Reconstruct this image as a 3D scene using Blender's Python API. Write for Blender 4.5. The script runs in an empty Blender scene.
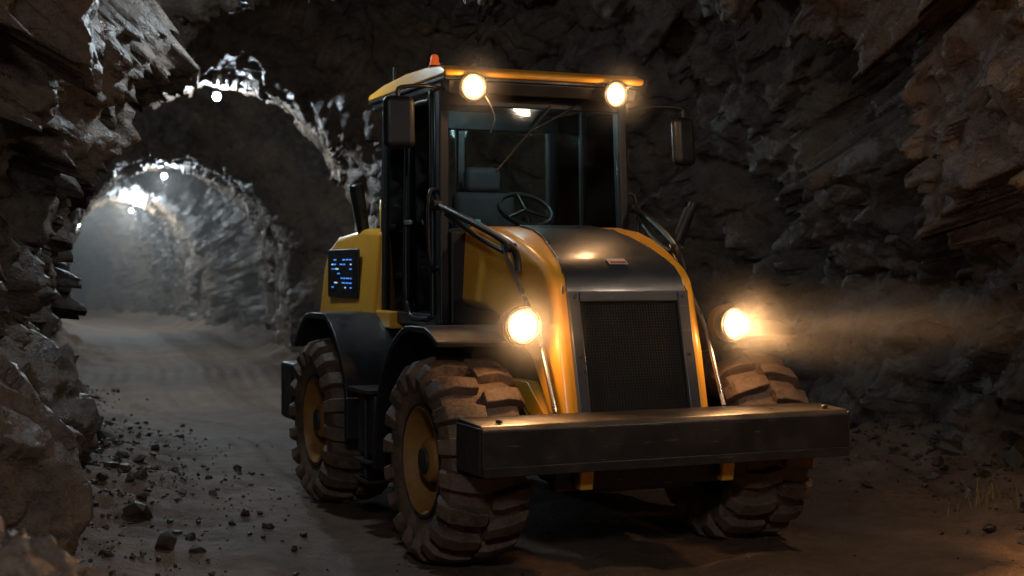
import bpy, bmesh, math, random
import numpy as np
from mathutils import Vector, Matrix, Euler
random.seed(7); np.random.seed(7)
S=bpy.context.scene
S.view_settings.view_transform='Standard'; S.view_settings.look='None'; S.view_settings.exposure=0
# ---------------------------------------------------------------- world
w=bpy.data.worlds.new("World"); S.world=w; w.use_nodes=True
bg=w.node_tree.nodes['Background']; 
sky=w.node_tree.nodes.new('ShaderNodeTexSky'); sky.sky_type='NISHITA'; sky.sun_disc=False
sky.sun_elevation=math.radians(2); sky.sun_rotation=math.radians(200)
w.node_tree.links.new(sky.outputs[0],bg.inputs[0]); bg.inputs[1].default_value=0.005

# ---------------------------------------------------------------- materials
class M:
    def __init__(s,name):
        s.m=bpy.data.materials.new(name); s.m.use_nodes=True; s.t=s.m.node_tree
        s.b=s.t.nodes['Principled BSDF']; s.o=s.t.nodes['Material Output']
    def n(s,typ,**k):
        x=s.t.nodes.new('ShaderNode'+typ)
        for a,b in k.items(): setattr(x,a,b)
        return x
    def l(s,a,b): s.t.links.new(a,b)
    def coord(s,kind='Object'):
        return s.n('TexCoord').outputs[kind]
    def noise(s,scale,detail=6,rough=.6,vec=None):
        x=s.n('TexNoise'); x.inputs['Scale'].default_value=scale; x.inputs['Detail'].default_value=detail; x.inputs['Roughness'].default_value=rough
        if vec is None: vec=s.coord()
        s.l(vec,x.inputs['Vector']); return x.outputs['Fac']
    def ramp(s,fac,stops):
        r=s.n('ValToRGB'); e=r.color_ramp.elements
        while len(e)<len(stops): e.new(.5)
        for i,(p,c) in enumerate(stops):
            e[i].position=p; e[i].color=(*c,1) if len(c)==3 else c
        s.l(fac,r.inputs[0]); return r.outputs[0]
    def mix(s,f,a,b,blend='MIX'):
        x=s.n('Mix'); x.data_type='RGBA'; x.blend_type=blend
        if isinstance(f,(int,float)): x.inputs[0].default_value=f
        else: s.l(f,x.inputs[0])
        for i,v in ((6,a),(7,b)):
            if isinstance(v,tuple): x.inputs[i].default_value=(*v,1)
            else: s.l(v,x.inputs[i])
        return x.outputs[2]
    def bump(s,h,strength=.5,dist=.02,prev=None):
        x=s.n('Bump'); x.inputs['Strength'].default_value=strength; x.inputs['Distance'].default_value=dist
        s.l(h,x.inputs['Height'])
        if prev is not None: s.l(prev,x.inputs['Normal'])
        return x.outputs[0]
    def chisel(s,vec,scale):
        vo=s.n('TexVoronoi'); vo.inputs['Scale'].default_value=scale; s.l(vec,vo.inputs['Vector'])
        a=s.n('VectorMath',operation='SUBTRACT'); s.l(vec,a.inputs[0]); s.l(vo.outputs['Position'],a.inputs[1])
        b=s.n('VectorMath',operation='SUBTRACT'); s.l(vo.outputs['Color'],b.inputs[0]); b.inputs[1].default_value=(.5,.5,.5)
        c=s.n('VectorMath',operation='DOT_PRODUCT'); s.l(a.outputs[0],c.inputs[0]); s.l(b.outputs[0],c.inputs[1])
        m=s.n('Math',operation='MULTIPLY_ADD'); s.l(c.outputs['Value'],m.inputs[0]); m.inputs[1].default_value=scale
        sp=s.n('SeparateColor'); s.l(vo.outputs['Color'],sp.inputs[0]); q=s.n('Math',operation='MULTIPLY'); s.l(sp.outputs[0],q.inputs[0]); q.inputs[1].default_value=.45
        s.l(q.outputs[0],m.inputs[2]); return m.outputs[0],vo.outputs['Color']

def dirty(name,base,rough,dust=(.11,.085,.06),amt=.5,scale=3,metal=0,coat=0,bumpd=.001,scr=0):
    k=M(name)
    n1=k.noise(scale,5,.65); n2=k.noise(scale*9,4,.7)
    f=k.ramp(n1,[(.62-.3*amt,(0,0,0)),(.82-.1*amt,(1,1,1))])
    f2=k.ramp(n2,[(.45,(0,0,0)),(.75,(1,1,1))])
    ff=k.mix(.5,f,f2,'MULTIPLY')
    g=k.n('Math',operation='MULTIPLY'); k.l(ff,g.inputs[0]); g.inputs[1].default_value=amt
    c=k.mix(g.outputs[0],base,dust)
    if scr:
        mp=k.n('Mapping'); mp.inputs['Scale'].default_value=(1.2,14,22); mp.inputs['Rotation'].default_value=(.2,.35,.1); k.l(k.coord(),mp.inputs[0])
        sn_=k.noise(3.2,3,.6,mp.outputs[0]); sf=k.ramp(sn_,[(.66,(0,0,0)),(.70,(scr,scr,scr))]); c=k.mix(sf,c,(.20,.17,.14))
    k.l(c,k.b.inputs['Base Color'])
    r=k.ramp(n1,[(.3,(rough*.8,)*3),(.7,(min(1,rough*1.5+.08),)*3)]); k.l(r,k.b.inputs['Roughness'])
    k.b.inputs['Metallic'].default_value=metal; k.b.inputs['Coat Weight'].default_value=coat; k.b.inputs['Coat Roughness'].default_value=.15
    k.l(k.bump(n2,.35,bumpd),k.b.inputs['Normal'])
    return k.m
YEL=dirty('yellow_paint',(.82,.41,.035),.30,(.30,.19,.085),.45,2.5,coat=.25)
YDK=dirty('yellow_rim_paint',(.36,.17,.03),.5,(.07,.05,.035),.9,6)
GRY=dirty('grey_hood_paint',(.032,.040,.052),.28,(.055,.052,.05),.3,3,coat=.25,scr=.25)
BLK=dirty('black_plastic',(.011,.012,.014),.36,(.055,.045,.037),.35,4)
STL=dirty('worn_steel',(.026,.025,.025),.34,(.12,.085,.06),.5,4,metal=.3,bumpd=.004,scr=.7)
SIL=dirty('bright_tube',(.5,.5,.52),.25,(.2,.17,.14),.2,8,metal=.9)
FRM=dirty('frame_metal',(.022,.022,.023),.5,(.06,.045,.035),.6,4)
DRK=dirty('grille_black',(.004,.004,.005),.6,(.015,.013,.011),.3,4)
MSH=dirty('grille_mesh_metal',(.018,.018,.019),.45,(.05,.04,.03),.5,5,metal=.4)
SEAT=dirty('seat_fabric',(.05,.05,.055),.8,(.05,.05,.05),.2,8)
k=M('dusty_rubber'); n1=k.noise(5,6,.7); n2=k.noise(45,4,.7)
c=k.mix(k.ramp(n1,[(.33,(0,0,0)),(.62,(1,1,1))]),(.028,.022,.018),(.17,.11,.072))
c=k.mix(k.ramp(n2,[(.4,(0,0,0)),(.8,(.6,.6,.6))]),c,(.22,.15,.10)); k.l(c,k.b.inputs['Base Color']); k.b.inputs['Roughness'].default_value=.65
k.l(k.bump(n2,.8,.010),k.b.inputs['Normal']); RUB=k.m
k=M('cab_glass'); tr=k.n('BsdfTransparent'); tr.inputs[0].default_value=(.88,.95,.95,1)
gl=k.n('BsdfGlossy'); gl.inputs['Roughness'].default_value=.04; gl.inputs[0].default_value=(.6,.6,.6,1)
fr=k.n('Fresnel'); fr.inputs[0].default_value=1.3; mx=k.n('MixShader'); k.l(fr.outputs[0],mx.inputs[0]); k.l(tr.outputs[0],mx.inputs[1]); k.l(gl.outputs[0],mx.inputs[2]); k.l(mx.outputs[0],k.o.inputs[0]); GLS=k.m
def emis(name,col,st):
    k=M(name); k.b.inputs['Base Color'].default_value=(*col,1); k.b.inputs['Emission Color'].default_value=(*col,1); k.b.inputs['Emission Strength'].default_value=st; return k.m
LAMP=emis('warm_lamp_glow',(1,.80,.54),24); LAMPR=emis('warm_lamp_rim',(1,.45,.14),3.0); COLD=emis('cool_lamp_glow',(.8,.92,1),25)
BLUE=emis('display_blue',(.08,.30,1),.9); ORNG=emis('beacon_orange',(1,.16,.02),.35); DOT=emis('display_white',(.5,.75,1),.9); RED=emis('display_red',(1,.08,.05),.6)
WHT=dirty('badge_white',(.6,.6,.6),.5,(.3,.3,.3),.2,20); REDP=dirty('badge_red',(.5,.04,.03),.5,(.3,.3,.3),.2,20)

# ---------------------------------------------------------------- numpy noise
def h1(c,s):
    v=np.sin(c[...,0]*127.1+c[...,1]*311.7+c[...,2]*74.7+s*19.19)*43758.5453
    return v-np.floor(v)
def vnoise(P,scale,seed=0):
    Q=P/scale; i=np.floor(Q); f=Q-i; f=f*f*(3-2*f); r=0
    for a in (0,1):
        for b in (0,1):
            for c in (0,1):
                wt=(f[:,0] if a else 1-f[:,0])*(f[:,1] if b else 1-f[:,1])*(f[:,2] if c else 1-f[:,2])
                r=r+wt*h1(i+np.array([a,b,c]),seed)
    return r*2-1
def fbm(P,scale,oct=4,seed=0):
    r=0;a=1
    for o in range(oct): r=r+a*vnoise(P,scale,seed+o); a*=.5; scale*=.5
    return r
def facets(P,scale,seed,tilt=.9,warp=.25):
    Q=P/scale
    Wp=np.stack([vnoise(Q,.6,seed+50+j) for j in range(3)],1)*warp; Q=Q+Wp
    i=np.floor(Q); best=np.full(len(Q),1e9); out=np.zeros(len(Q))
    for a in (-1,0,1):
        for b in (-1,0,1):
            for c in (-1,0,1):
                cell=i+np.array([a,b,c]); fp=cell+np.stack([h1(cell,seed+j) for j in range(3)],1)
                d=Q-fp; d2=(d*d).sum(1)
                dr=np.stack([h1(cell,seed+5+j)-.5 for j in range(3)],1)
                v=(d*dr).sum(1)*2*tilt+(h1(cell,seed+9)-.5)
                m=d2<best; best[m]=d2[m]; out[m]=v[m]
    return out
def mesh_obj(name,V,F,mat,smooth=True,parent=None):
    me=bpy.data.meshes.new(name); me.from_pydata([tuple(v) for v in V],[],F); me.update()
    if smooth: me.polygons.foreach_set('use_smooth',[True]*len(me.polygons))
    o=bpy.data.objects.new(name,me); S.collection.objects.link(o)
    if mat: me.materials.append(mat)
    if parent: o.parent=parent
    return o
def grid_mesh(name,V,ni,nj,mat,smooth=True,flip=False):
    V=np.ascontiguousarray(V,dtype=np.float32)
    I,J=np.meshgrid(np.arange(ni-1),np.arange(nj-1),indexing='ij'); a=(I*nj+J).ravel()
    q=np.stack([a,a+1,a+nj+1,a+nj],1)
    if flip: q=q[:,::-1]
    me=bpy.data.meshes.new(name); me.vertices.add(len(V)); me.vertices.foreach_set('co',V.ravel())
    me.loops.add(q.size); me.loops.foreach_set('vertex_index',q.astype(np.int32).ravel())
    me.polygons.add(len(q)); me.polygons.foreach_set('loop_start',np.arange(0,q.size,4,dtype=np.int32)); me.polygons.foreach_set('loop_total',np.full(len(q),4,dtype=np.int32))
    me.update(calc_edges=True); me.validate()
    me.polygons.foreach_set('use_smooth',[smooth]*len(me.polygons))
    o=bpy.data.objects.new(name,me); S.collection.objects.link(o); me.materials.append(mat); return o

# ---------------------------------------------------------------- rock material
k=M('mine_rock'); co=k.coord()
mp=k.n('Mapping'); mp.inputs['Rotation'].default_value=(.5,.5,.3); mp.inputs['Scale'].default_value=(1,1,1.15); k.l(co,mp.inputs[0]); v=mp.outputs[0]
n1=k.noise(.8,4,.6,v); n2=k.noise(6,6,.70,v); n3=k.noise(32,4,.72,v)
nw=k.n('TexNoise'); nw.inputs['Scale'].default_value=2.2; nw.inputs['Detail'].default_value=3; k.l(v,nw.inputs[0])
wv=k.mix(.22,v,nw.outputs['Color'],'ADD')
c1,cc=k.chisel(wv,4.0)
c=k.ramp(n1,[(.32,(.040,.034,.030)),(.5,(.088,.063,.047)),(.68,(.20,.125,.075))])
c=k.mix(k.ramp(n2,[(.42,(0,0,0)),(.68,(.7,.7,.7))]),c,(.18,.145,.115))
c=k.mix(k.ramp(n3,[(.3,(.6,.6,.6)),(.5,(0,0,0))]),c,(.025,.021,.018))
k.l(c,k.b.inputs['Base Color'])
k.l(k.ramp(n2,[(.35,(.25,.25,.25)),(.65,(.52,.52,.52))]),k.b.inputs['Roughness'])
b=k.bump(c1,.7,.08); b=k.bump(n2,.85,.055,b); b=k.bump(n3,.85,.018,b); k.l(b,k.b.inputs['Normal'])
ROCK=k.m
k=M('dirt_ground'); n1=k.noise(.8,5,.65); n2=k.noise(9,6,.7); n3=k.noise(60,3,.75)
c=k.ramp(n1,[(.3,(.13,.080,.050)),(.55,(.20,.125,.078)),(.75,(.26,.17,.11))])
c=k.mix(k.ramp(n2,[(.4,(0,0,0)),(.7,(.7,.7,.7))]),c,(.08,.052,.035)); k.l(c,k.b.inputs['Base Color'])
k.b.inputs['Roughness'].default_value=.68
b=k.bump(n2,.9,.04); b=k.bump(n3,.8,.016,b); k.l(b,k.b.inputs['Normal']); DIRT=k.m

# ---------------------------------------------------------------- tunnel
st=np.array([[-7,.3,3.6,4.6],[0,.3,3.5,4.6],[6,.25,3.55,4.6],[10,.20,3.6,4.5],[13.6,-.9,4.0,4.5],[15.8,-2.8,3.5,4.6],[17.0,-3.65,2.35,3.95],[19.0,-4.25,2.35,3.95],[19.8,-4.5,3.3,5.0],[23.4,-5.4,3.3,4.9],[24.4,-5.75,2.0,3.45],[27.6,-6.75,2.0,3.45],[28.4,-7.0,3.0,4.6],[35,-9.0,2.9,4.4],[36.2,-9.6,1.95,3.3],[38,-10.5,1.95,3.3],[44,-13.8,2.6,4],[56,-24,2.4,3.8]])
def sm(y,col):
    r=0
    for o in (-.3,-.15,0,.15,.3): r=r+np.interp(y+o,st[:,0],st[:,col])
    return r/5
ys=np.concatenate([np.arange(-7,3,.16),np.arange(3,20,.040),np.arange(20,32,.07),np.arange(32,54,.15)])
NJ=360; th=np.linspace(-.12,math.pi+.12,NJ)
Y,T=np.meshgrid(ys,th,indexing='ij'); y=Y.ravel(); t=T.ravel()
cx=sm(y,1); hw=sm(y,2); hh=sm(y,3)
ct=np.cos(t); sn=np.sin(t); p=np.interp(y,[10,17],[.72,.85])
px=cx-hw*np.sign(ct)*np.abs(ct)**p; pz=hh*np.sign(sn)*np.abs(sn)**p
P=np.stack([px,y,pz],1)
nrm=np.stack([-ct,0*ct,sn],1)
A=np.array([[.9,.2,.35],[-.25,.9,.1],[-.3,-.15,1.0]])
PA=P@A.T
big=.66*facets(PA,1.5,3,1.0,.12)+.25*fbm(P,2.5,2,80); mid=.32*facets(PA,.70,21,1.2,.12)+.14*facets(P,.30,40,1.2,.12)+.06*facets(P,.15,44,1.2,.1)+.03*fbm(P,.2,3,60)
far=np.interp(y,[12,16,20,50],[1,.22,.18,.18]); left=np.interp(ct,[-.2,.6],[1,.6])
d=big*far*np.where(y<14,left,1)+mid*np.interp(y,[12,16,21,50],[1,.6,.36,.3])
d=d*.80+.06
P=P+nrm*d[:,None]
tun=grid_mesh('rock_tunnel',P,len(ys),NJ,ROCK)
# ---------------------------------------------------------------- ground
gx=np.concatenate([np.arange(-26,-9,.25),np.arange(-9,6,.06)]); gy=np.concatenate([np.arange(-7,3,.2),np.arange(3,16,.05),np.arange(16,56,.12)])
def groundz(P):
    c=sm(P[:,1],1)+.25; h=sm(P[:,1],2); u=np.abs(P[:,0]-c)/h
    off=np.clip((u-.5)/.5,0,1.3)
    z=.014*fbm(P,.5,4,5)+.02*fbm(P,2.2,2,15)
    z=z+off*(.10*fbm(P,.35,4,25)+.10)+off**2*.18
    wob=.12*vnoise(P,3.0,33)
    ruts=np.cos((P[:,0]-c+wob)*2*math.pi/1.0)*.022+np.cos((P[:,0]-c+wob)*2*math.pi/.23)*.007*(.5+.8*vnoise(P,.9,90))
    z=z+ruts*(1-np.clip(off*2,0,1))
    return z
X,Yg=np.meshgrid(gx,gy,indexing='ij'); G=np.stack([X.ravel(),Yg.ravel(),0*X.ravel()],1)
G[:,2]=groundz(G)-.01
grid_mesh('ground',G,len(gx),len(gy),DIRT,flip=True)
def gz(x,y): return float(groundz(np.array([[x,y,0.]]))[0])-.01
# ---------------------------------------------------------------- rubble
tmpl=[]
for i in range(14):
    bm=bmesh.new()
    for j in range(16):
        v=Vector((random.gauss(0,1),random.gauss(0,1),random.gauss(0,1))).normalized()*random.uniform(.75,1.1)
        bm.verts.new((v.x,v.y*.8,v.z*.7))
    r=bmesh.ops.convex_hull(bm,input=bm.verts)
    bmesh.ops.delete(bm,geom=[g for g in r['geom_interior'] if isinstance(g,bmesh.types.BMVert)],context='VERTS')
    bm.verts.index_update(); tmpl.append(([v.co.copy() for v in bm.verts],[[v.index for v in f.verts] for f in bm.faces])); bm.free()
def rubble(name,items,mat):
    V=[];F=[]
    zz=groundz(np.array([[a,b,0.] for a,b,_,_ in items]))-.01
    for (x,y,r,sink),z0 in zip(items,zz):
        tv,tf=random.choice(tmpl); o=len(V); R=Euler((random.uniform(-.5,.5),random.uniform(-.5,.5),random.uniform(0,6.3))).to_matrix()
        z=z0+r*sink; sc=(random.uniform(.7,1.3),random.uniform(.7,1.2),random.uniform(.6,1.1))
        for v in tv:
            q=R@Vector((v.x*sc[0]*r,v.y*sc[1]*r,v.z*sc[2]*r)); V.append((x+q.x,y+q.y,z+q.z))
        F+= [[a+o for a in f] for f in tf]
    return mesh_obj(name,V,F,mat,False)
it=[]
for i in range(5200):
    y_=random.uniform(4,20); c=float(np.interp(y_,st[:,0],st[:,1])); h=float(np.interp(y_,st[:,0],st[:,2]))
    side=-1 if random.random()<.68 else 1
    u=1-abs(random.gauss(0,.20)); 
    if side==1: u=1.02-abs(random.gauss(0,.16))
    x_=c+.1+side*h*u
    r=min(.12,.009*math.exp(abs(random.gauss(0,.8))))*(1.4 if u>.8 else 1)
    it.append((x_,y_,r,.2))
for i in range(700):
    it.append((random.uniform(-3,3.5),random.uniform(4.5,14),random.uniform(.004,.012),.3))
for (a,b,r) in ((-2.35,8.9,.10),(-1.95,8.0,.09),(-2.6,9.9,.12),(-2.2,7.1,.07),(-1.75,9.3,.05),(-1.5,7.3,.05),(-2.75,8.3,.13),(2.9,8.6,.06),(3.1,9.6,.09),(2.6,10.4,.06)): it.append((a,b,r,.35))
k=M('dark_rubble'); n1=k.noise(3,4,.6); c=k.ramp(n1,[(.35,(.025,.021,.018)),(.65,(.085,.062,.044))]); k.l(c,k.b.inputs['Base Color']); k.b.inputs['Roughness'].default_value=.5; k.l(k.bump(k.noise(30,4,.7),.6,.01),k.b.inputs['Normal'])
rubble('rubble',it,k.m)
def boulder(name,loc,rad,sc,seed):
    bm=bmesh.new(); bmesh.ops.create_icosphere(bm,subdivisions=6,radius=1)
    V=np.array([v.co[:] for v in bm.verts]); N=V.copy(); Wd=V*rad*np.array(sc)
    Q=Wd+seed*3.3
    dd=.42*facets(Q,rad*.8,seed)+.2*facets(Q,rad*.35,seed+4)+.05*fbm(Q,.12,3,seed)
    Wd=Wd+N*dd[:,None]*rad*.7
    for v,c in zip(bm.verts,Wd): v.co=c
    me=bpy.data.meshes.new(name); bm.to_mesh(me); bm.free(); me.polygons.foreach_set('use_smooth',[True]*len(me.polygons))
    o=bpy.data.objects.new(name,me); S.collection.objects.link(o); me.materials.append(ROCK); o.location=loc; return o
boulder('boulder',(-1.66,4.3,.32),.58,(1.1,1.1,1.05),3)
boulder('boulder',(-3.40,9.2,.45),.62,(.9,1.4,1.3),8)
boulder('boulder',(-2.95,7.6,.40),.6,(.9,1.2,1.0),12)
boulder('boulder',(4.0,11.5,.2),.5,(1,1.2,.7),15)
boulder('boulder',(3.9,9.6,.15),.4,(1,1.2,.8),19)
V=[];F=[]
for i in range(90):
    a=random.uniform(0,6.3); bx=3.15+random.gauss(0,.14); by=9.3+random.gauss(0,.12); L_=random.uniform(.12,.38); ln=random.uniform(.3,.9); z0=gz(bx,by)
    o=len(V); wx,wy=.003*math.cos(a+1.57),.003*math.sin(a+1.57)
    for s_ in range(4):
        u=s_/3; cxp=bx+math.cos(a)*ln*L_*u*u; cyp=by+math.sin(a)*ln*L_*u*u; z=z0+L_*u*(1-.35*u); ww=1-u*.9
        V+= [(cxp-wx*ww,cyp-wy*ww,z),(cxp+wx*ww,cyp+wy*ww,z)]
    for s_ in range(3): F.append([o+2*s_,o+2*s_+1,o+2*s_+3,o+2*s_+2])
GRS=dirty('dry_grass',(.22,.17,.08),.8,(.2,.17,.1),.4,5); mesh_obj('dry_grass',V,F,GRS,False)

# ---------------------------------------------------------------- loader helpers
L=bpy.data.objects.new('wheel_loader',None); S.collection.objects.link(L)
YAW=math.radians(23); L.location=(.526,8.455,0.0); L.rotation_euler=(0,0,YAW)
def fin(o,mat,bev=0,seg=3,smooth=True,par=L):
    o.parent=par
    if mat: o.data.materials.clear(); o.data.materials.append(mat)
    if smooth: o.data.polygons.foreach_set('use_smooth',[True]*len(o.data.polygons))
    if bev:
        m=o.modifiers.new('b','BEVEL'); m.width=bev; m.segments=seg; m.limit_method='ANGLE'; m.angle_limit=math.radians(35); m.harden_normals=True
    elif smooth:
        m=o.modifiers.new('e','EDGE_SPLIT'); m.split_angle=math.radians(40)
    return o
def newobj(name,bm):
    bmesh.ops.recalc_face_normals(bm,faces=bm.faces)
    me=bpy.data.meshes.new(name); bm.to_mesh(me); bm.free(); o=bpy.data.objects.new(name,me); S.collection.objects.link(o); return o
def box(name,x0,x1,y0,y1,z0,z1,mat,bev=.01,rot=None,par=L):
    bm=bmesh.new(); bmesh.ops.create_cube(bm,size=1)
    for v in bm.verts: v.co=Vector((v.co.x*(x1-x0),v.co.y*(y1-y0),v.co.z*(z1-z0)))
    o=newobj(name,bm); o.location=((x0+x1)/2,(y0+y1)/2,(z0+z1)/2)
    if rot: o.rotation_euler=rot
    return fin(o,mat,bev,par=par)
def prism(name,poly,hw,mat,bev=.02,seg=3,x0=None):
    n=len(poly); 
    if not hasattr(hw,'__len__'): hw=[hw]*n
    c=x0 or 0; bm=bmesh.new()
    a=[bm.verts.new((c-hw[i],poly[i][0],poly[i][1])) for i in range(n)]; b=[bm.verts.new((c+hw[i],poly[i][0],poly[i][1])) for i in range(n)]
    bm.faces.new(a); bm.faces.new(b[::-1])
    for i in range(n): j=(i+1)%n; bm.faces.new([a[i],b[i],b[j],a[j]])
    return fin(newobj(name,bm),mat,bev,seg)
def strip(name,path,hw,mat,thick=.008,off=.004,bev=0,x0=0):
    n=len(path); 
    if not hasattr(hw,'__len__'): hw=[hw]*n
    bm=bmesh.new(); rows=[]
    for i,(y,z) in enumerate(path):
        a=path[max(0,i-1)]; b=path[min(n-1,i+1)]; ty,tz=b[0]-a[0],b[1]-a[1]; l=math.hypot(ty,tz); ny,nz=-tz/l,ty/l
        o1=off; o2=off+thick
        rows.append([bm.verts.new((x0-hw[i],y+ny*o1,z+nz*o1)),bm.verts.new((x0-hw[i],y+ny*o2,z+nz*o2)),bm.verts.new((x0+hw[i],y+ny*o2,z+nz*o2)),bm.verts.new((x0+hw[i],y+ny*o1,z+nz*o1))])
    for i in range(n-1):
        for j in range(4): bm.faces.new([rows[i][j],rows[i][(j+1)%4],rows[i+1][(j+1)%4],rows[i+1][j]])
    bm.faces.new(rows[0]); bm.faces.new(rows[-1][::-1])
    return fin(newobj(name,bm),mat,bev)
def tube(name,pts,r,mat,par=L,res=3):
    cu=bpy.data.curves.new(name,'CURVE'); cu.dimensions='3D'; sp=cu.splines.new('POLY'); sp.points.add(len(pts)-1)
    for i,p_ in enumerate(pts): sp.points[i].co=(*p_,1)
    cu.bevel_depth=r; cu.bevel_resolution=res; cu.use_fill_caps=True
    o=bpy.data.objects.new(name,cu); S.collection.objects.link(o); o.parent=par; cu.materials.append(mat); return o
def smooth_pts(pts,n=8):
    out=[]; P_=[Vector(p) for p in pts]; P_=[P_[0]]+P_+[P_[-1]]
    for i in range(1,len(P_)-2):
        for j in range(n):
            t=j/n; a,b,c,d_=P_[i-1:i+3]
            out.append(.5*((2*b)+(c-a)*t+(2*a-5*b+4*c-d_)*t*t+(3*b-a-3*c+d_)*t**3))
    out.append(P_[-2]); return [tuple(v) for v in out]
def rev(name,prof,axis,loc,mat,seg=32,rot=None,par=L,smooth=True):
    bm=bmesh.new(); rings=[]
    for a,r in prof:
        rings.append([bm.verts.new((r*math.cos(2*math.pi*i/seg),r*math.sin(2*math.pi*i/seg),a)) for i in range(seg)] if r>1e-5 else [bm.verts.new((0,0,a))])
    for q in range(len(rings)-1):
        A_,B_=rings[q],rings[q+1]
        for i in range(seg):
            j=(i+1)%seg
            if len(A_)==1 and len(B_)==1: continue
            if len(A_)==1: bm.faces.new([A_[0],B_[i],B_[j]])
            elif len(B_)==1: bm.faces.new([A_[i],A_[j],B_[0]])
            else: bm.faces.new([A_[i],A_[j],B_[j],B_[i]])
    o=newobj(name,bm); o.location=loc
    o.rotation_euler={'x':(0,math.pi/2,0),'-x':(0,-math.pi/2,0),'y':(-math.pi/2,0,0),'-y':(math.pi/2,0,0),'z':(0,0,0)}[axis] if rot is None else rot
    return fin(o,mat,0,smooth=smooth,par=par)

# ---------------------------------------------------------------- wheels
W2=.235
def wheel(nm,s,yy):
    wh=bpy.data.objects.new(nm,None); S.collection.objects.link(wh); wh.parent=L
    cxw=s*(1.165-W2-.01); wh.location=(cxw,yy,.575); wh.rotation_euler=(random.uniform(0,.3),0,0 if s>0 else math.pi)
    prof=[(-.17,.30),(-.20,.33),(-W2,.40),(-W2-.005,.45),(-.215,.505),(-.17,.525),(0,.53),(.17,.525),(.215,.505),(W2+.005,.45),(W2,.40),(.20,.33),(.17,.30)]
    rev('tyre',prof,'x',(0,0,0),RUB,72,par=wh)
    bm=bmesh.new(); N=18
    for side in (-1,1):
        for i in range(N):
            a0=2*math.pi*(i+(0.5 if side>0 else 0))/N
            pth=[(.005,.530,0,.088),(.06,.535,.01,.096),(.14,.531,.035,.102),(.205,.512,.05,.104),(.236,.47,.06,.090),(.240,.415,.065,.06)]
            rows=[]
            for (x,r,da,hwid) in pth:
                da+=random.uniform(-.008,.008)
                nx_=0 if x<.18 else (.5 if x<.22 else .95); nr=math.sqrt(1-nx_*nx_)
                hgt=.055 if r>.43 else .014
                row=[]
                for (sg,top) in ((-1,0),(-1,1),(1,1),(1,0)):
                    sh=.82 if top else 1.0
                    an=a0+da+sg*hwid*sh*.54/r*.95
                    rr=r+(hgt*nr if top else -.02); xx=x+(hgt*nx_*.85 if top else 0)
                    rr+=random.uniform(-.004,.004)
                    row.append(bm.verts.new((side*xx,rr*math.cos(an),rr*math.sin(an))))
                rows.append(row)
            for q in range(len(rows)-1):
                for j in range(3): bm.faces.new([rows[q][j],rows[q][j+1],rows[q+1][j+1],rows[q+1][j]])
            bm.faces.new(rows[0]); bm.faces.new(rows[-1][::-1])
    o=newobj('tread_lugs',bm); fin(o,RUB,.010,2,par=wh)
    rp=[(.168,.305),(.205,.315),(.215,.30),(.195,.285),(.16,.275),(.12,.262),(.06,.25),(.045,.19),(.075,.14),(.10,.13),(.17,.12),(.185,.10),(.19,0)]
    rev('rim',rp,'x',(0,0,0),YDK,48,par=wh)
    rev('rim_back',[(-.17,.30),(-.05,.26),(-.05,0)],'x',(0,0,0),FRM,32,par=wh)
    rev('rim_bead',[(.195,.325),(.215,.322),(.218,.312),(.20,.308)],'x',(0,0,0),FRM,48,par=wh)
    rev('hub_cap',[(.19,.075),(.205,.07),(.21,.05),(.21,0)],'x',(0,0,0),FRM,24,par=wh)
    for i in range(10):
        a=2*math.pi*i/10; rev('bolt',[(.05,.019),(.092,.019),(.092,0)],'x',(0,.165*math.cos(a),.165*math.sin(a)),FRM,6,par=wh,smooth=False)
for nm,s,yy in (('front_wheel_a',-1,0),('front_wheel_b',1,0),('rear_wheel_a',-1,2.28),('rear_wheel_b',1,2.28)): wheel(nm,s,yy)
for yy in (0,2.28): rev('axle',[(-.8,.0),(-.8,.10),(-.3,.10),(-.16,.19),(.16,.19),(.3,.10),(.8,.10),(.8,0)],'x',(0,yy,.575),FRM,24)

# ---------------------------------------------------------------- hood
top=[(-.50,.80),(-.405,1.19),(-.325,1.52),(-.295,1.60),(-.24,1.66),(-.15,1.71),(0,1.775),(.2,1.845),(.38,1.888),(.65,1.92),(.95,1.93)]
hwt=[.475,.475,.465,.46,.46,.465,.475,.49,.50,.51,.52]
poly=top+[(.95,1.42),(.45,1.40),(.12,1.30),(-.12,1.12),(-.30,.80)]
prism('hood',poly,hwt+[.54,.55,.54,.51,.48],YEL,.06,6)
gs=[.380,.375,.365,.350,.328,.295,.265,.25]
strip('hood_centre_panel',top[2:10],gs,GRY,.010,.003,.003)
tilt=math.atan2(.175,.72)
def onface(u,n=0):
    return (-.50+math.sin(tilt)*u-math.cos(tilt)*n, .80+math.cos(tilt)*u+math.sin(tilt)*n)
def fbox(name,x0,x1,u0,u1,n0,n1,mat,bev=.004):
    bm=bmesh.new(); bmesh.ops.create_cube(bm,size=1)
    for v in bm.verts:
        x=x0 if v.co.x<0 else x1; u=u0 if v.co.z<0 else u1; n=n1 if v.co.y<0 else n0
        y,z=onface(u,n); v.co=(x,y,z)
    return fin(newobj(name,bm),mat,bev,2)
fbox('grille_frame',-.385,-.315,0.0,.745,.004,.04,GRY,.008); fbox('grille_frame',.315,.385,0,.745,.004,.04,GRY,.008)
fbox('grille_frame',-.3145,.3145,.685,.745,.004,.039,GRY,.006); fbox('grille_frame',-.3145,.3145,0,.05,.004,.039,GRY,.006)
fbox('grille_back',-.3148,.3148,.0505,.6848,.002,.006,DRK,0)
bm=bmesh.new()
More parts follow.
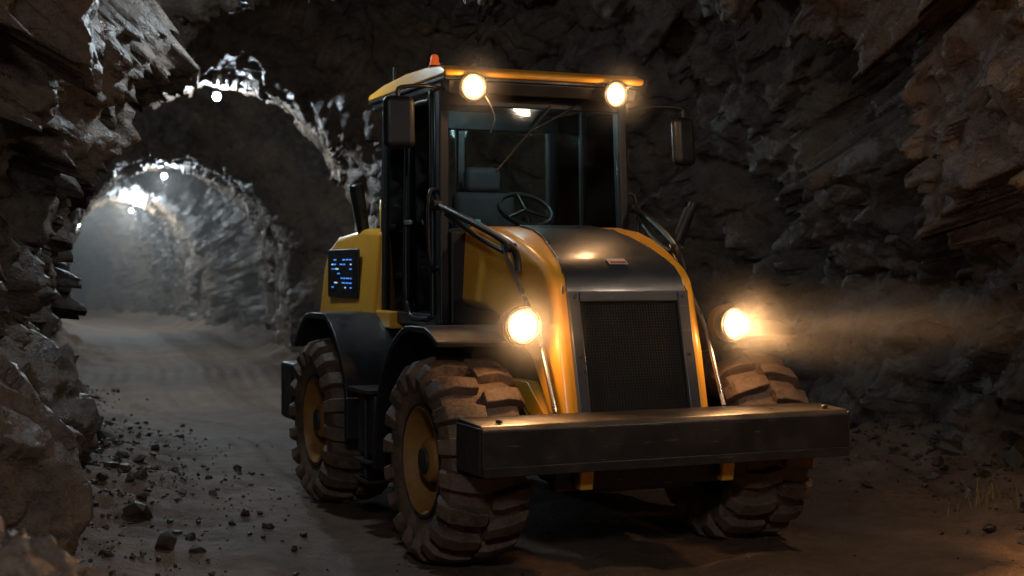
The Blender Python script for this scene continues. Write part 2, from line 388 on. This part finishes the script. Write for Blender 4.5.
def addq(x0,x1,u0,u1,n0,n1):
    vs=[]
    for x in (x0,x1):
        for u in (u0,u1):
            for n in (n0,n1):
                y,z=onface(u,n); vs.append(bm.verts.new((x,y,z)))
    for f in ((0,1,3,2),(4,6,7,5),(0,4,5,1),(2,3,7,6),(0,2,6,4),(1,5,7,3)): bm.faces.new([vs[i] for i in f])
for i in range(36):
    x=-.31+i*.62/35; addq(x-.0022,x+.0022,.05,.685,.009,.017)
for i in range(38):
    u=.058+i*.62/37; addq(-.315,.315,u-.0024,u+.0024,.007,.0155)
fin(newobj('grille_mesh',bm),MSH,0,smooth=False)
for sx in (-1,1):
    for u in (.03,.37,.71): rev('frame_bolt',[(0,.009),(.007,.008),(.007,0)],'-y',(sx*.35,onface(u,.04)[0],onface(u,.04)[1]),FRM,8,smooth=False)
strip('badge',[(-.232,1.672),(-.175,1.703)],.060,WHT,.003,.014); strip('badge_stripe',[(-.225,1.676),(-.208,1.685)],.05,REDP,.003,.018)
for sx in (-1,1):
    tube('hood_trim',[(sx*.40,-.33,1.52),(sx*.365,-.24,1.665),(sx*.31,0,1.785),(sx*.27,.38,1.90)],.005,BLK)
box('front_chassis',-.40,.40,-.30,1.3,.48,1.28,FRM,.03)
box('front_chassis_lower',-.33,.33,-.55,.4,.42,.80,FRM,.02)
prism('nose_plate',[(-.56,.60),(-.56,.86),(-.47,.86),(-.30,.60)],.50,FRM,.01)
box('tow_plate',-.60,.60,-.66,-.56,.46,.62,STL,.012)
for sx in (-1,1):
    prism('lift_arm',[(-.72,.47),(-.74,.60),(-.50,.66),(0,1.0),(.3,1.0),(.1,.80),(-.45,.47)],.038,YEL,.008,2,x0=sx*.44)
    rev('arm_pin',[(-.06,0),(-.06,.045),(.06,.045),(.06,0)],'x',(sx*.44,-.66,.535),STL,20)
    tube('hydraulic_cylinder',[(sx*.50,-.35,.70),(sx*.50,.55,.95)],.045,FRM); tube('cylinder_rod',[(sx*.50,-.55,.64),(sx*.50,-.35,.70)],.024,SIL)
    tube('hydraulic_hose',smooth_pts([(sx*.56,.3,1.05),(sx*.58,-.1,.92),(sx*.55,-.35,.72),(sx*.50,-.48,.76)]),.014,BLK)
# ---------------------------------------------------------------- front blade box
bp=[(-.91,.60),(-.91,.835),(-.88,.862),(-.58,.875),(-.55,.85),(-.57,.66),(-.62,.60)]
prism('blade_box',bp,1.123,STL,.010,3)
box('blade_edge',-1.118,1.118,-.922,-.905,.60,.65,STL,.004)
for sx in (-1,1):
    box('blade_end_plate',sx*1.127-.006,sx*1.127+.006,-.90,-.57,.61,.85,STL,.003)
    rev('blade_knob',[(0,.018),(.012,.018),(.018,.012),(.018,0)],'z',(sx*1.0,-.84,.868),STL,12)
# ---------------------------------------------------------------- fenders
def fender(name,yc,a0,a1,xi,xo,r,mat,th=.03,tail=None):
    pts=[]; n=14
    for i in range(n+1):
        a=math.radians(a0+(a1-a0)*i/n); pts.append((yc-math.cos(a)*r,.575+max(-1,math.sin(a))*r))
    if tail: pts.append(tail)
    pts=[(y,min(z,1.30)) for y,z in pts]
    x0=(xi+xo)/2; return strip(name,pts,abs(xo-xi)/2,mat,th,0,.010,x0=x0)
for sx in (-1,1):
    fender('front_fender',.02,62,178,sx*.62,sx*1.16,.74,BLK,.035,(.80,.42))
    fender('rear_fender',2.30,5,140,sx*.62,sx*1.12,.76,BLK,.04)
    box('rear_fender_apron',sx*.88-.25,sx*.88+.25,1.49,1.545,.52,.80,BLK,.012)
    box('fender_web',sx*.62-.01,sx*.62+.01,1.6,2.95,.9,1.29,BLK,.004)
    box('step_box',sx*.93-.16,sx*.93+.16,1.02,1.36,.46,.86,FRM,.02)
    box('step_tread',sx*.98-.17,sx*.98+.17,.98,1.40,.865,.89,STL,.004)
    for i in range(2): box('step_rung',sx*1.0-.14,sx*1.0+.14,1.0,1.3,.30+i*.12,.32+i*.12,STL,.004)
    tube('step_bracket',[(sx*1.1,1.15,.87),(sx*1.1,1.15,.30)],.014,FRM)
    box('rear_bumper_wing',sx*.84-.24,sx*.84+.24,3.12,3.50,.48,.92,BLK,.03)
# ---------------------------------------------------------------- rear body
box('rear_chassis',-.42,.42,1.25,3.4,.52,1.26,FRM,.03)
rp=[(2.10,1.24),(2.10,1.93),(2.5,1.95),(3.25,1.90),(3.52,1.80),(3.60,1.65),(3.62,1.24)]
prism('engine_cover',rp,[.76,.70,.70,.69,.68,.70,.74],YEL,.05,4)
prism('cab_skirt',[(1.75,1.24),(1.75,1.36),(2.09,1.36),(2.09,1.24)],.74,YEL,.015)
box('rear_counterweight',-.62,.62,3.3,3.75,.5,1.23,FRM,.05)
for sx in (-1,1): box('side_panel_recess',sx*.742-.012,sx*.742+.012,2.48,3.28,1.43,1.80,BLK,.012)
sc_=random.Random(3); bm_x=-.757
for r_ in range(7):
    yv=2.62
    while yv<3.14:
        ln=sc_.uniform(.02,.08)
        if sc_.random()<.6:
            m_=BLUE if sc_.random()<.78 else (DOT if sc_.random()<.8 else RED)
            box('display_segment',bm_x-.002,bm_x+.002,yv,min(yv+ln,3.15),1.505+r_*.035,1.514+r_*.035,m_,0)
        yv+=ln+.03
box('display_glass',-.7555,-.7545,2.55,3.21,1.47,1.765,DRK,0)
rev('exhaust_stack',[(0,0),(0,.045),(.30,.055),(.36,.055),(.37,.045),(.37,0)],'z',(-.66,2.62,1.92),BLK,20,rot=(.10,-.20,0))
tube('grab_arch',smooth_pts([(-.66,2.15,1.9),(-.64,2.22,2.08),(-.60,2.34,2.14),(-.55,2.48,2.1),(-.52,2.55,1.93)]),.022,YEL)
# ---------------------------------------------------------------- cab
def pil(name,a,b,wx,wy,mat=BLK,bev=.012):
    bm=bmesh.new(); vs=[]
    for p_ in (a,b):
        for dx,dy in ((-1,-1),(1,-1),(1,1),(-1,1)): vs.append(bm.verts.new((p_[0]+dx*wx/2,p_[1]+dy*wy/2,p_[2])))
    bm.faces.new(vs[0:4][::-1]); bm.faces.new(vs[4:8])
    for i in range(4): j=(i+1)%4; bm.faces.new([vs[i],vs[j],vs[j+4],vs[i+4]])
    return fin(newobj(name,bm),mat,bev,2)
ZB,ZT=1.30,2.80
for sx in (-1,1):
    pil('a_pillar',(sx*.655,.93,ZB),(sx*.635,1.00,ZT),.065,.085)
    pil('b_pillar',(sx*.665,1.60,ZB),(sx*.645,1.60,ZT),.035,.045)
    pil('c_pillar',(sx*.655,2.12,ZB),(sx*.635,2.10,ZT),.07,.08)
    tube('door_frame',smooth_pts([(sx*.69,1.02,1.35),(sx*.675,1.08,2.68),(sx*.675,1.14,2.74),(sx*.675,1.50,2.74),(sx*.675,1.56,2.68),(sx*.69,1.56,1.60),(sx*.69,1.50,1.40),(sx*.69,1.40,1.33),(sx*.69,1.10,1.33)],6),.018,BLK)
    prism('side_glass',[(.97,ZB+.05),(1.02,ZT-.03),(2.09,ZT-.03),(2.10,ZB+.05)],.003,GLS,0,x0=sx*.655)
    box('side_rail',sx*.66-.03,sx*.66+.03,.95,2.14,1.28,1.36,BLK,.01)
    box('door_handle',sx*.70-.012,sx*.70+.012,1.42,1.53,1.95,1.98,SIL,.005)
    tube('door_grab_rail',smooth_pts([(sx*.66,.98,2.15),(sx*.74,.95,2.12),(sx*.74,.93,1.70),(sx*.66,.96,1.66)],5),.013,BLK)
prism('windscreen',[(.915,1.60),(.975,2.76),(.981,2.76),(.921,1.60)],.60,GLS,0)
prism('rear_glass',[(2.12,1.90),(2.10,2.76),(2.106,2.76),(2.126,1.90)],.60,GLS,0)
box('windscreen_header',-.62,.62,.96,1.04,2.70,2.80,BLK,.01)
box('rear_header',-.62,.62,2.06,2.14,2.66,2.80,BLK,.01)
box('rear_sill',-.62,.62,2.07,2.15,1.30,1.98,BLK,.01)
box('rear_mullion',-.12,-.06,2.07,2.12,1.98,2.66,BLK,.01)
box('cowl',-.62,.62,.88,1.02,1.30,1.90,BLK,.02)
box('cab_floor',-.64,.64,.95,2.14,1.20,1.34,BLK,.01)
prism('roof_liner',[(.90,2.79),(.88,2.86),(2.34,2.87),(2.32,2.79)],.68,BLK,.02)
rf=[(.76,2.868),(.765,2.905),(.84,2.935),(1.15,2.965),(1.6,2.975),(2.1,2.955),(2.40,2.915),(2.42,2.868)]
prism('roof_shell',rf,[.70,.715,.70,.69,.68,.68,.69,.69],YEL,.018,3)
prism('roof_gasket',[(.79,2.845),(.79,2.866),(2.40,2.866),(2.40,2.845)],.695,BLK,.005)
prism('roof_visor',[(.82,2.76),(.79,2.843),(.90,2.843),(.90,2.79)],[.655,.67,.67,.655],BLK,.012)
rev('beacon',[(0,.033),(.015,.033),(.02,.028),(.05,.026),(.065,.018),(.07,0)],'z',(-.64,1.12,2.975),ORNG,20)
rev('beacon_base',[(-.03,.04),(.002,.04),(.002,0)],'z',(-.64,1.12,2.97),BLK,20)
tube('aerial',[(-.60,2.05,2.93),(-.60,2.05,3.08)],.018,BLK); tube('aerial_stub',[(-.55,1.2,2.94),(-.56,1.2,3.0)],.012,BLK)
# lamps
def haze_mat(name,dens,an=.3,soft=False):
    m=bpy.data.materials.new(name); m.use_nodes=True; t=m.node_tree; t.nodes.clear()
    vs=t.nodes.new('ShaderNodeVolumeScatter'); vs.inputs['Density'].default_value=dens; vs.inputs['Anisotropy'].default_value=an; vs.inputs['Color'].default_value=(.95,.95,.95,1)
    if soft:   # density fades outwards so the added halo shows no edge
        tc=t.nodes.new('ShaderNodeTexCoord'); a=t.nodes.new('ShaderNodeVectorMath'); a.operation='DISTANCE'; a.inputs[1].default_value=(.5,.5,.5); t.links.new(tc.outputs['Generated'],a.inputs[0])
        r=t.nodes.new('ShaderNodeMapRange'); r.interpolation_type='SMOOTHSTEP'; r.inputs['From Min'].default_value=.06; r.inputs['From Max'].default_value=.49; r.inputs['To Min'].default_value=dens; r.inputs['To Max'].default_value=0
        t.links.new(a.outputs['Value'],r.inputs['Value']); t.links.new(r.outputs[0],vs.inputs['Density'])
    ou=t.nodes.new('ShaderNodeOutputMaterial'); t.links.new(vs.outputs[0],ou.inputs['Volume']); return m
def light(name,typ,loc,e,col,size=.1,rot=None,par=None,**kw):
    ld=bpy.data.lights.new(name,typ); ld.energy=e; ld.color=col
    if typ=='AREA': ld.size=size
    else: ld.shadow_soft_size=size
    for a,b in kw.items(): setattr(ld,a,b)
    lo=bpy.data.objects.new(name,ld); S.collection.objects.link(lo); lo.location=loc
    if rot: lo.rotation_euler=rot
    if par: lo.parent=par
    return lo
WARM=(1,.50,.19)
def glow_volume(name,c,r,dens,rot=None):  # added scatter volume that stands in for lamp bloom and beam glow
    bm=bmesh.new(); bmesh.ops.create_uvsphere(bm,u_segments=24,v_segments=14,radius=1)
    for v in bm.verts: v.co=Vector((v.co.x*r[0],v.co.y*r[1],v.co.z*r[2]))
    o=newobj(name,bm); o.location=c
    if rot: o.rotation_euler=rot
    fin(o,haze_mat(name,dens,.2,True),0)
def lamp(name,loc,r,aim,power,glow,dust):  # dust is the radius of the added halo volume
    e=bpy.data.objects.new(name,None); S.collection.objects.link(e); e.parent=L; e.location=loc
    e.rotation_euler=Vector(aim).to_track_quat('Z','Y').to_euler()
    rev('housing',[(-r*1.1,0),(-r*1.1,r*.5),(-r*.5,r*1.0),(0,r*1.18),(.02,r*1.18),(.02,r*1.0),(.0,r*.98)],'z',(0,0,0),BLK,28,par=e)
    rev('reflector_ring',[(.004,r*1.0),(.02,r*1.08),(.024,r*1.0)],'z',(0,0,0),SIL,28,par=e)
    rev('lens_rim',[(.003,r*.98),(.009,r*.78)],'z',(0,0,0),LAMPR,28,par=e)
    rev('lens',[(.009,r*.779),(.014,r*.4),(.016,0)],'z',(0,0,0),LAMP,28,par=e)
    light(name+'_beam','SPOT',(0,0,.05),power,WARM,.05,rot=(math.pi,0,0),par=e,spot_size=math.radians(150),spot_blend=.7)
    light(name+'_glow','POINT',(0,0,.09),glow,WARM,.03,par=e)
    glow_volume(name+'_halo',loc,(dust,dust,dust),.30)  # volume added to give the lamp a bloom halo
    return e
lamp('roof_lamp_a',(-.51,.77,2.80),.078,(-.1,-1,-.10),12,5,.32)
lamp('roof_lamp_b',(.49,.77,2.80),.078,(.1,-1,-.10),12,5,.32)
lamp('head_lamp_a',(-.68,-.40,1.345),.090,(-.05,-1,-.05),80,9,.42)
lamp('head_lamp_b',(.67,-.40,1.335),.090,(.15,-1,-.03),80,9,.42)
def aim_spot(name,loc,aim,power,deg,blend=.5):
    q=Vector(aim).to_track_quat('-Z','Y').to_euler()
    light(name,'SPOT',loc,power,WARM,.04,rot=q,par=L,spot_size=math.radians(deg),spot_blend=blend)
aim_spot('head_lamp_b_main_beam',(.78,-.47,1.34),(.93,-.36,-.005),330,16,.8)
aim_spot('head_lamp_a_main_beam',(-.60,-.52,1.34),(.80,-.46,-.26),45,34,.9)
aim_spot('head_lamp_b_ground_fill',(.76,-.52,1.30),(.66,-.72,-.42),150,60,.9)  # extra spot added to put a warm patch on the ground
glow_volume('headlamp_beam_glow',(1.45,-.73,1.335),(1.35,.40,.34),.16,rot=(0,0,-.37))  # added volume, shaped along the beam so that it shows
for sx in (-1,1):
    rev('head_lamp_pod',[(-.12,0),(-.12,.06),(-.07,.10),(.02,.115),(.02,0.09)],'-y',(sx*.67,-.345,1.34),YDK,28)
    tube('lamp_bracket',smooth_pts([(sx*.66,-.24,1.35),(sx*.60,-.15,1.36),(sx*.50,-.08,1.38)]),.028,BLK)
    tube('stay_arm',smooth_pts([(sx*.70,.90,2.06),(sx*.66,.60,1.98),(sx*.58,.20,1.85),(sx*.545,.02,1.76),(sx*.55,-.04,1.64)]),.022,BLK)
    tube('stay_arm_inner',smooth_pts([(sx*.68,.80,2.0),(sx*.60,.42,1.84),(sx*.56,.15,1.76)]),.016,BLK)
    tube('stay_rod',[(sx*.565,.16,1.80),(sx*.54,-.30,1.32),(sx*.535,-.52,.87)],.013,SIL)
    rev('stay_joint',[(-.03,0),(-.03,.032),(.03,.032),(.03,0)],'x',(sx*.70,.90,2.06),BLK,16)
    rev('stay_joint',[(-.03,0),(-.03,.028),(.03,.028),(.03,0)],'x',(sx*.555,.06,1.78),BLK,16)
tube('lever',smooth_pts([(.70,.42,1.70),(.74,.42,1.80),(.84,.40,2.04)]),.036,BLK); tube('lever',smooth_pts([(.77,.50,1.72),(.81,.48,1.82),(.90,.46,2.08)]),.030,BLK)
box('lever_mount',.52,.80,.40,.52,1.66,1.71,BLK,.01)
for sx in (-1,1):
    if sx<0:
        tube('mirror_arm',smooth_pts([(-.66,.92,2.80),(-.80,.84,2.80),(-.98,.82,2.78),(-.99,.82,2.72)]),.012,BLK); bx,by,z0,z1=-.985,.82,2.40,2.73; hwm=.10
    else:
        tube('mirror_arm',smooth_pts([(.66,.92,2.72),(.80,.90,2.745),(1.0,.87,2.745),(1.05,.86,2.73),(1.055,.86,2.68)]),.012,BLK); bx,by,z0,z1=1.055,.86,2.35,2.68; hwm=.085
    box('mirror',bx-hwm,bx+hwm,by-.045,by+.045,z0,z1,BLK,.044,rot=(-.08,0,0.15*sx))
# interior
box('seat_base',-.26,.26,1.35,1.85,1.55,1.72,SEAT,.05); box('seat_pedestal',-.2,.2,1.45,1.8,1.34,1.55,BLK,.02)
box('seat_back',-.24,.24,1.80,1.92,1.70,2.20,SEAT,.06,rot=(-.12,0,0)); box('headrest',-.14,.14,1.86,1.95,2.20,2.38,SEAT,.05)
box('armrest',-.36,-.28,1.4,1.85,1.86,1.93,SEAT,.02); box('armrest',.28,.36,1.4,1.85,1.86,1.93,SEAT,.02)
tube('steering_column',[(.05,1.05,1.60),(.05,1.22,2.0)],.03,BLK)
bm=bmesh.new(); Rr,rr=.185,.016
rg=[[bm.verts.new(((Rr+rr*math.cos(b))*math.cos(a),(Rr+rr*math.cos(b))*math.sin(a),rr*math.sin(b))) for b in [2*math.pi*j/8 for j in range(8)]] for a in [2*math.pi*i/36 for i in range(36)]]
for i in range(36):
    for j in range(8): bm.faces.new([rg[i][j],rg[(i+1)%36][j],rg[(i+1)%36][(j+1)%8],rg[i][(j+1)%8]])
o=newobj('steering_wheel',bm); fin(o,BLK); o.location=(.05,1.23,2.05); o.rotation_euler=(.65,0,0)
for a in (0,2.1,4.2):
    q=Euler((.65,0,0)).to_matrix()@Vector((.18*math.cos(a+1.57),.18*math.sin(a+1.57),0)); tube('spoke',[(.05,1.23,2.05),(.05+q.x,1.23+q.y,2.05+q.z)],.012,BLK)
box('dashboard',-.35,.45,1.02,1.14,1.70,1.93,BLK,.03); box('console',.36,.56,1.1,1.8,1.5,1.88,BLK,.03)
box('dash_screen',-.40,-.32,1.12,1.14,1.94,1.98,emis('dash_teal',(.05,.5,.55),.2),.004)
tube('wiper',[(.1,.93,2.72),(-.30,.90,2.28)],.008,BLK); tube('wiper_arm',[(.30,.94,2.74),(-.10,.92,2.52)],.006,BLK)
tube('cable',smooth_pts([(-.44,.78,2.77),(-.40,.74,2.68),(-.37,.76,2.60),(-.38,.80,2.52)]),.004,SIL)
light('cab_light','POINT',(.15,1.45,2.68),4.5,(.62,.88,.9),.06,par=L)
# ---------------------------------------------------------------- mine lamps
def mine_lamp(loc,power,col,r=.07,top=.6,size=.1,bulb=COLD):
    e=bpy.data.objects.new('mine_lamp',None); S.collection.objects.link(e); e.location=loc
    rev('bulb',[(-r,0),(-r*.7,r*.7),(0,r),(r*.7,r*.7),(r,0.0)],'z',(0,0,0),bulb,20,par=e)
    rev('shade',[(r*1.4,0),(r*1.4,r*.5),(r*.9,r*1.0),(r*.85,r*1.05)],'z',(0,0,0),FRM,24,par=e)
    tube('cord',[(0,0,r*1.4),(0,0,r*1.4+top)],.010,BLK,par=e)
    light('glow','POINT',(0,0,-r*1.3),power,col,size,par=e)
CW=(.76,.90,1.0)
mine_lamp((-.3,.6,3.9),250,(.95,.95,1),.09,size=.3)  # unseen key light added above the camera
mine_lamp((-1.9,10.4,3.75),80,CW,.07,size=.12,top=.9)  # unseen lamp added out of frame to light the upper left rock
mine_lamp((3.0,6.6,3.7),150,(1,.76,.54),.09,size=.12)  # unseen warm fill added to brighten the right wall
mine_lamp((-3.75,18.1,3.82),240,CW,.055,size=.12,top=.2)
mine_lamp((-6.45,26.4,3.33),150,(.8,.93,1),.055,size=.12,top=.2)
mine_lamp((-7.75,25.4,2.4),6,CW,.04,size=.1,top=.12)
mine_lamp((-9.9,37.0,3.1),260,(.8,.93,1),.05,size=.2,top=.2)
mine_lamp((-12.8,43.0,3.4),260,(.8,.93,1),.05,size=.3,top=.4)
# ---------------------------------------------------------------- haze far down the tunnel
bm=bmesh.new(); bmesh.ops.create_cube(bm,size=1)
for v in bm.verts: v.co=Vector((v.co.x*28-14,v.co.y*34+41.5,v.co.z*7.2+2.9))
o=newobj('tunnel_haze',bm); o.data.materials.append(haze_mat('tunnel_haze',.014,.2))
# ---------------------------------------------------------------- camera
cam=bpy.data.cameras.new('camera'); co_=bpy.data.objects.new('camera',cam); S.collection.objects.link(co_)
cam.lens=50; cam.sensor_width=36; cam.clip_end=300; co_.location=(0,0,1.68); co_.rotation_euler=(math.radians(90-math.degrees(math.atan(23/1422))),0,0)
cam.dof.use_dof=True; cam.dof.focus_distance=8.2; cam.dof.aperture_fstop=2.4
S.camera=co_
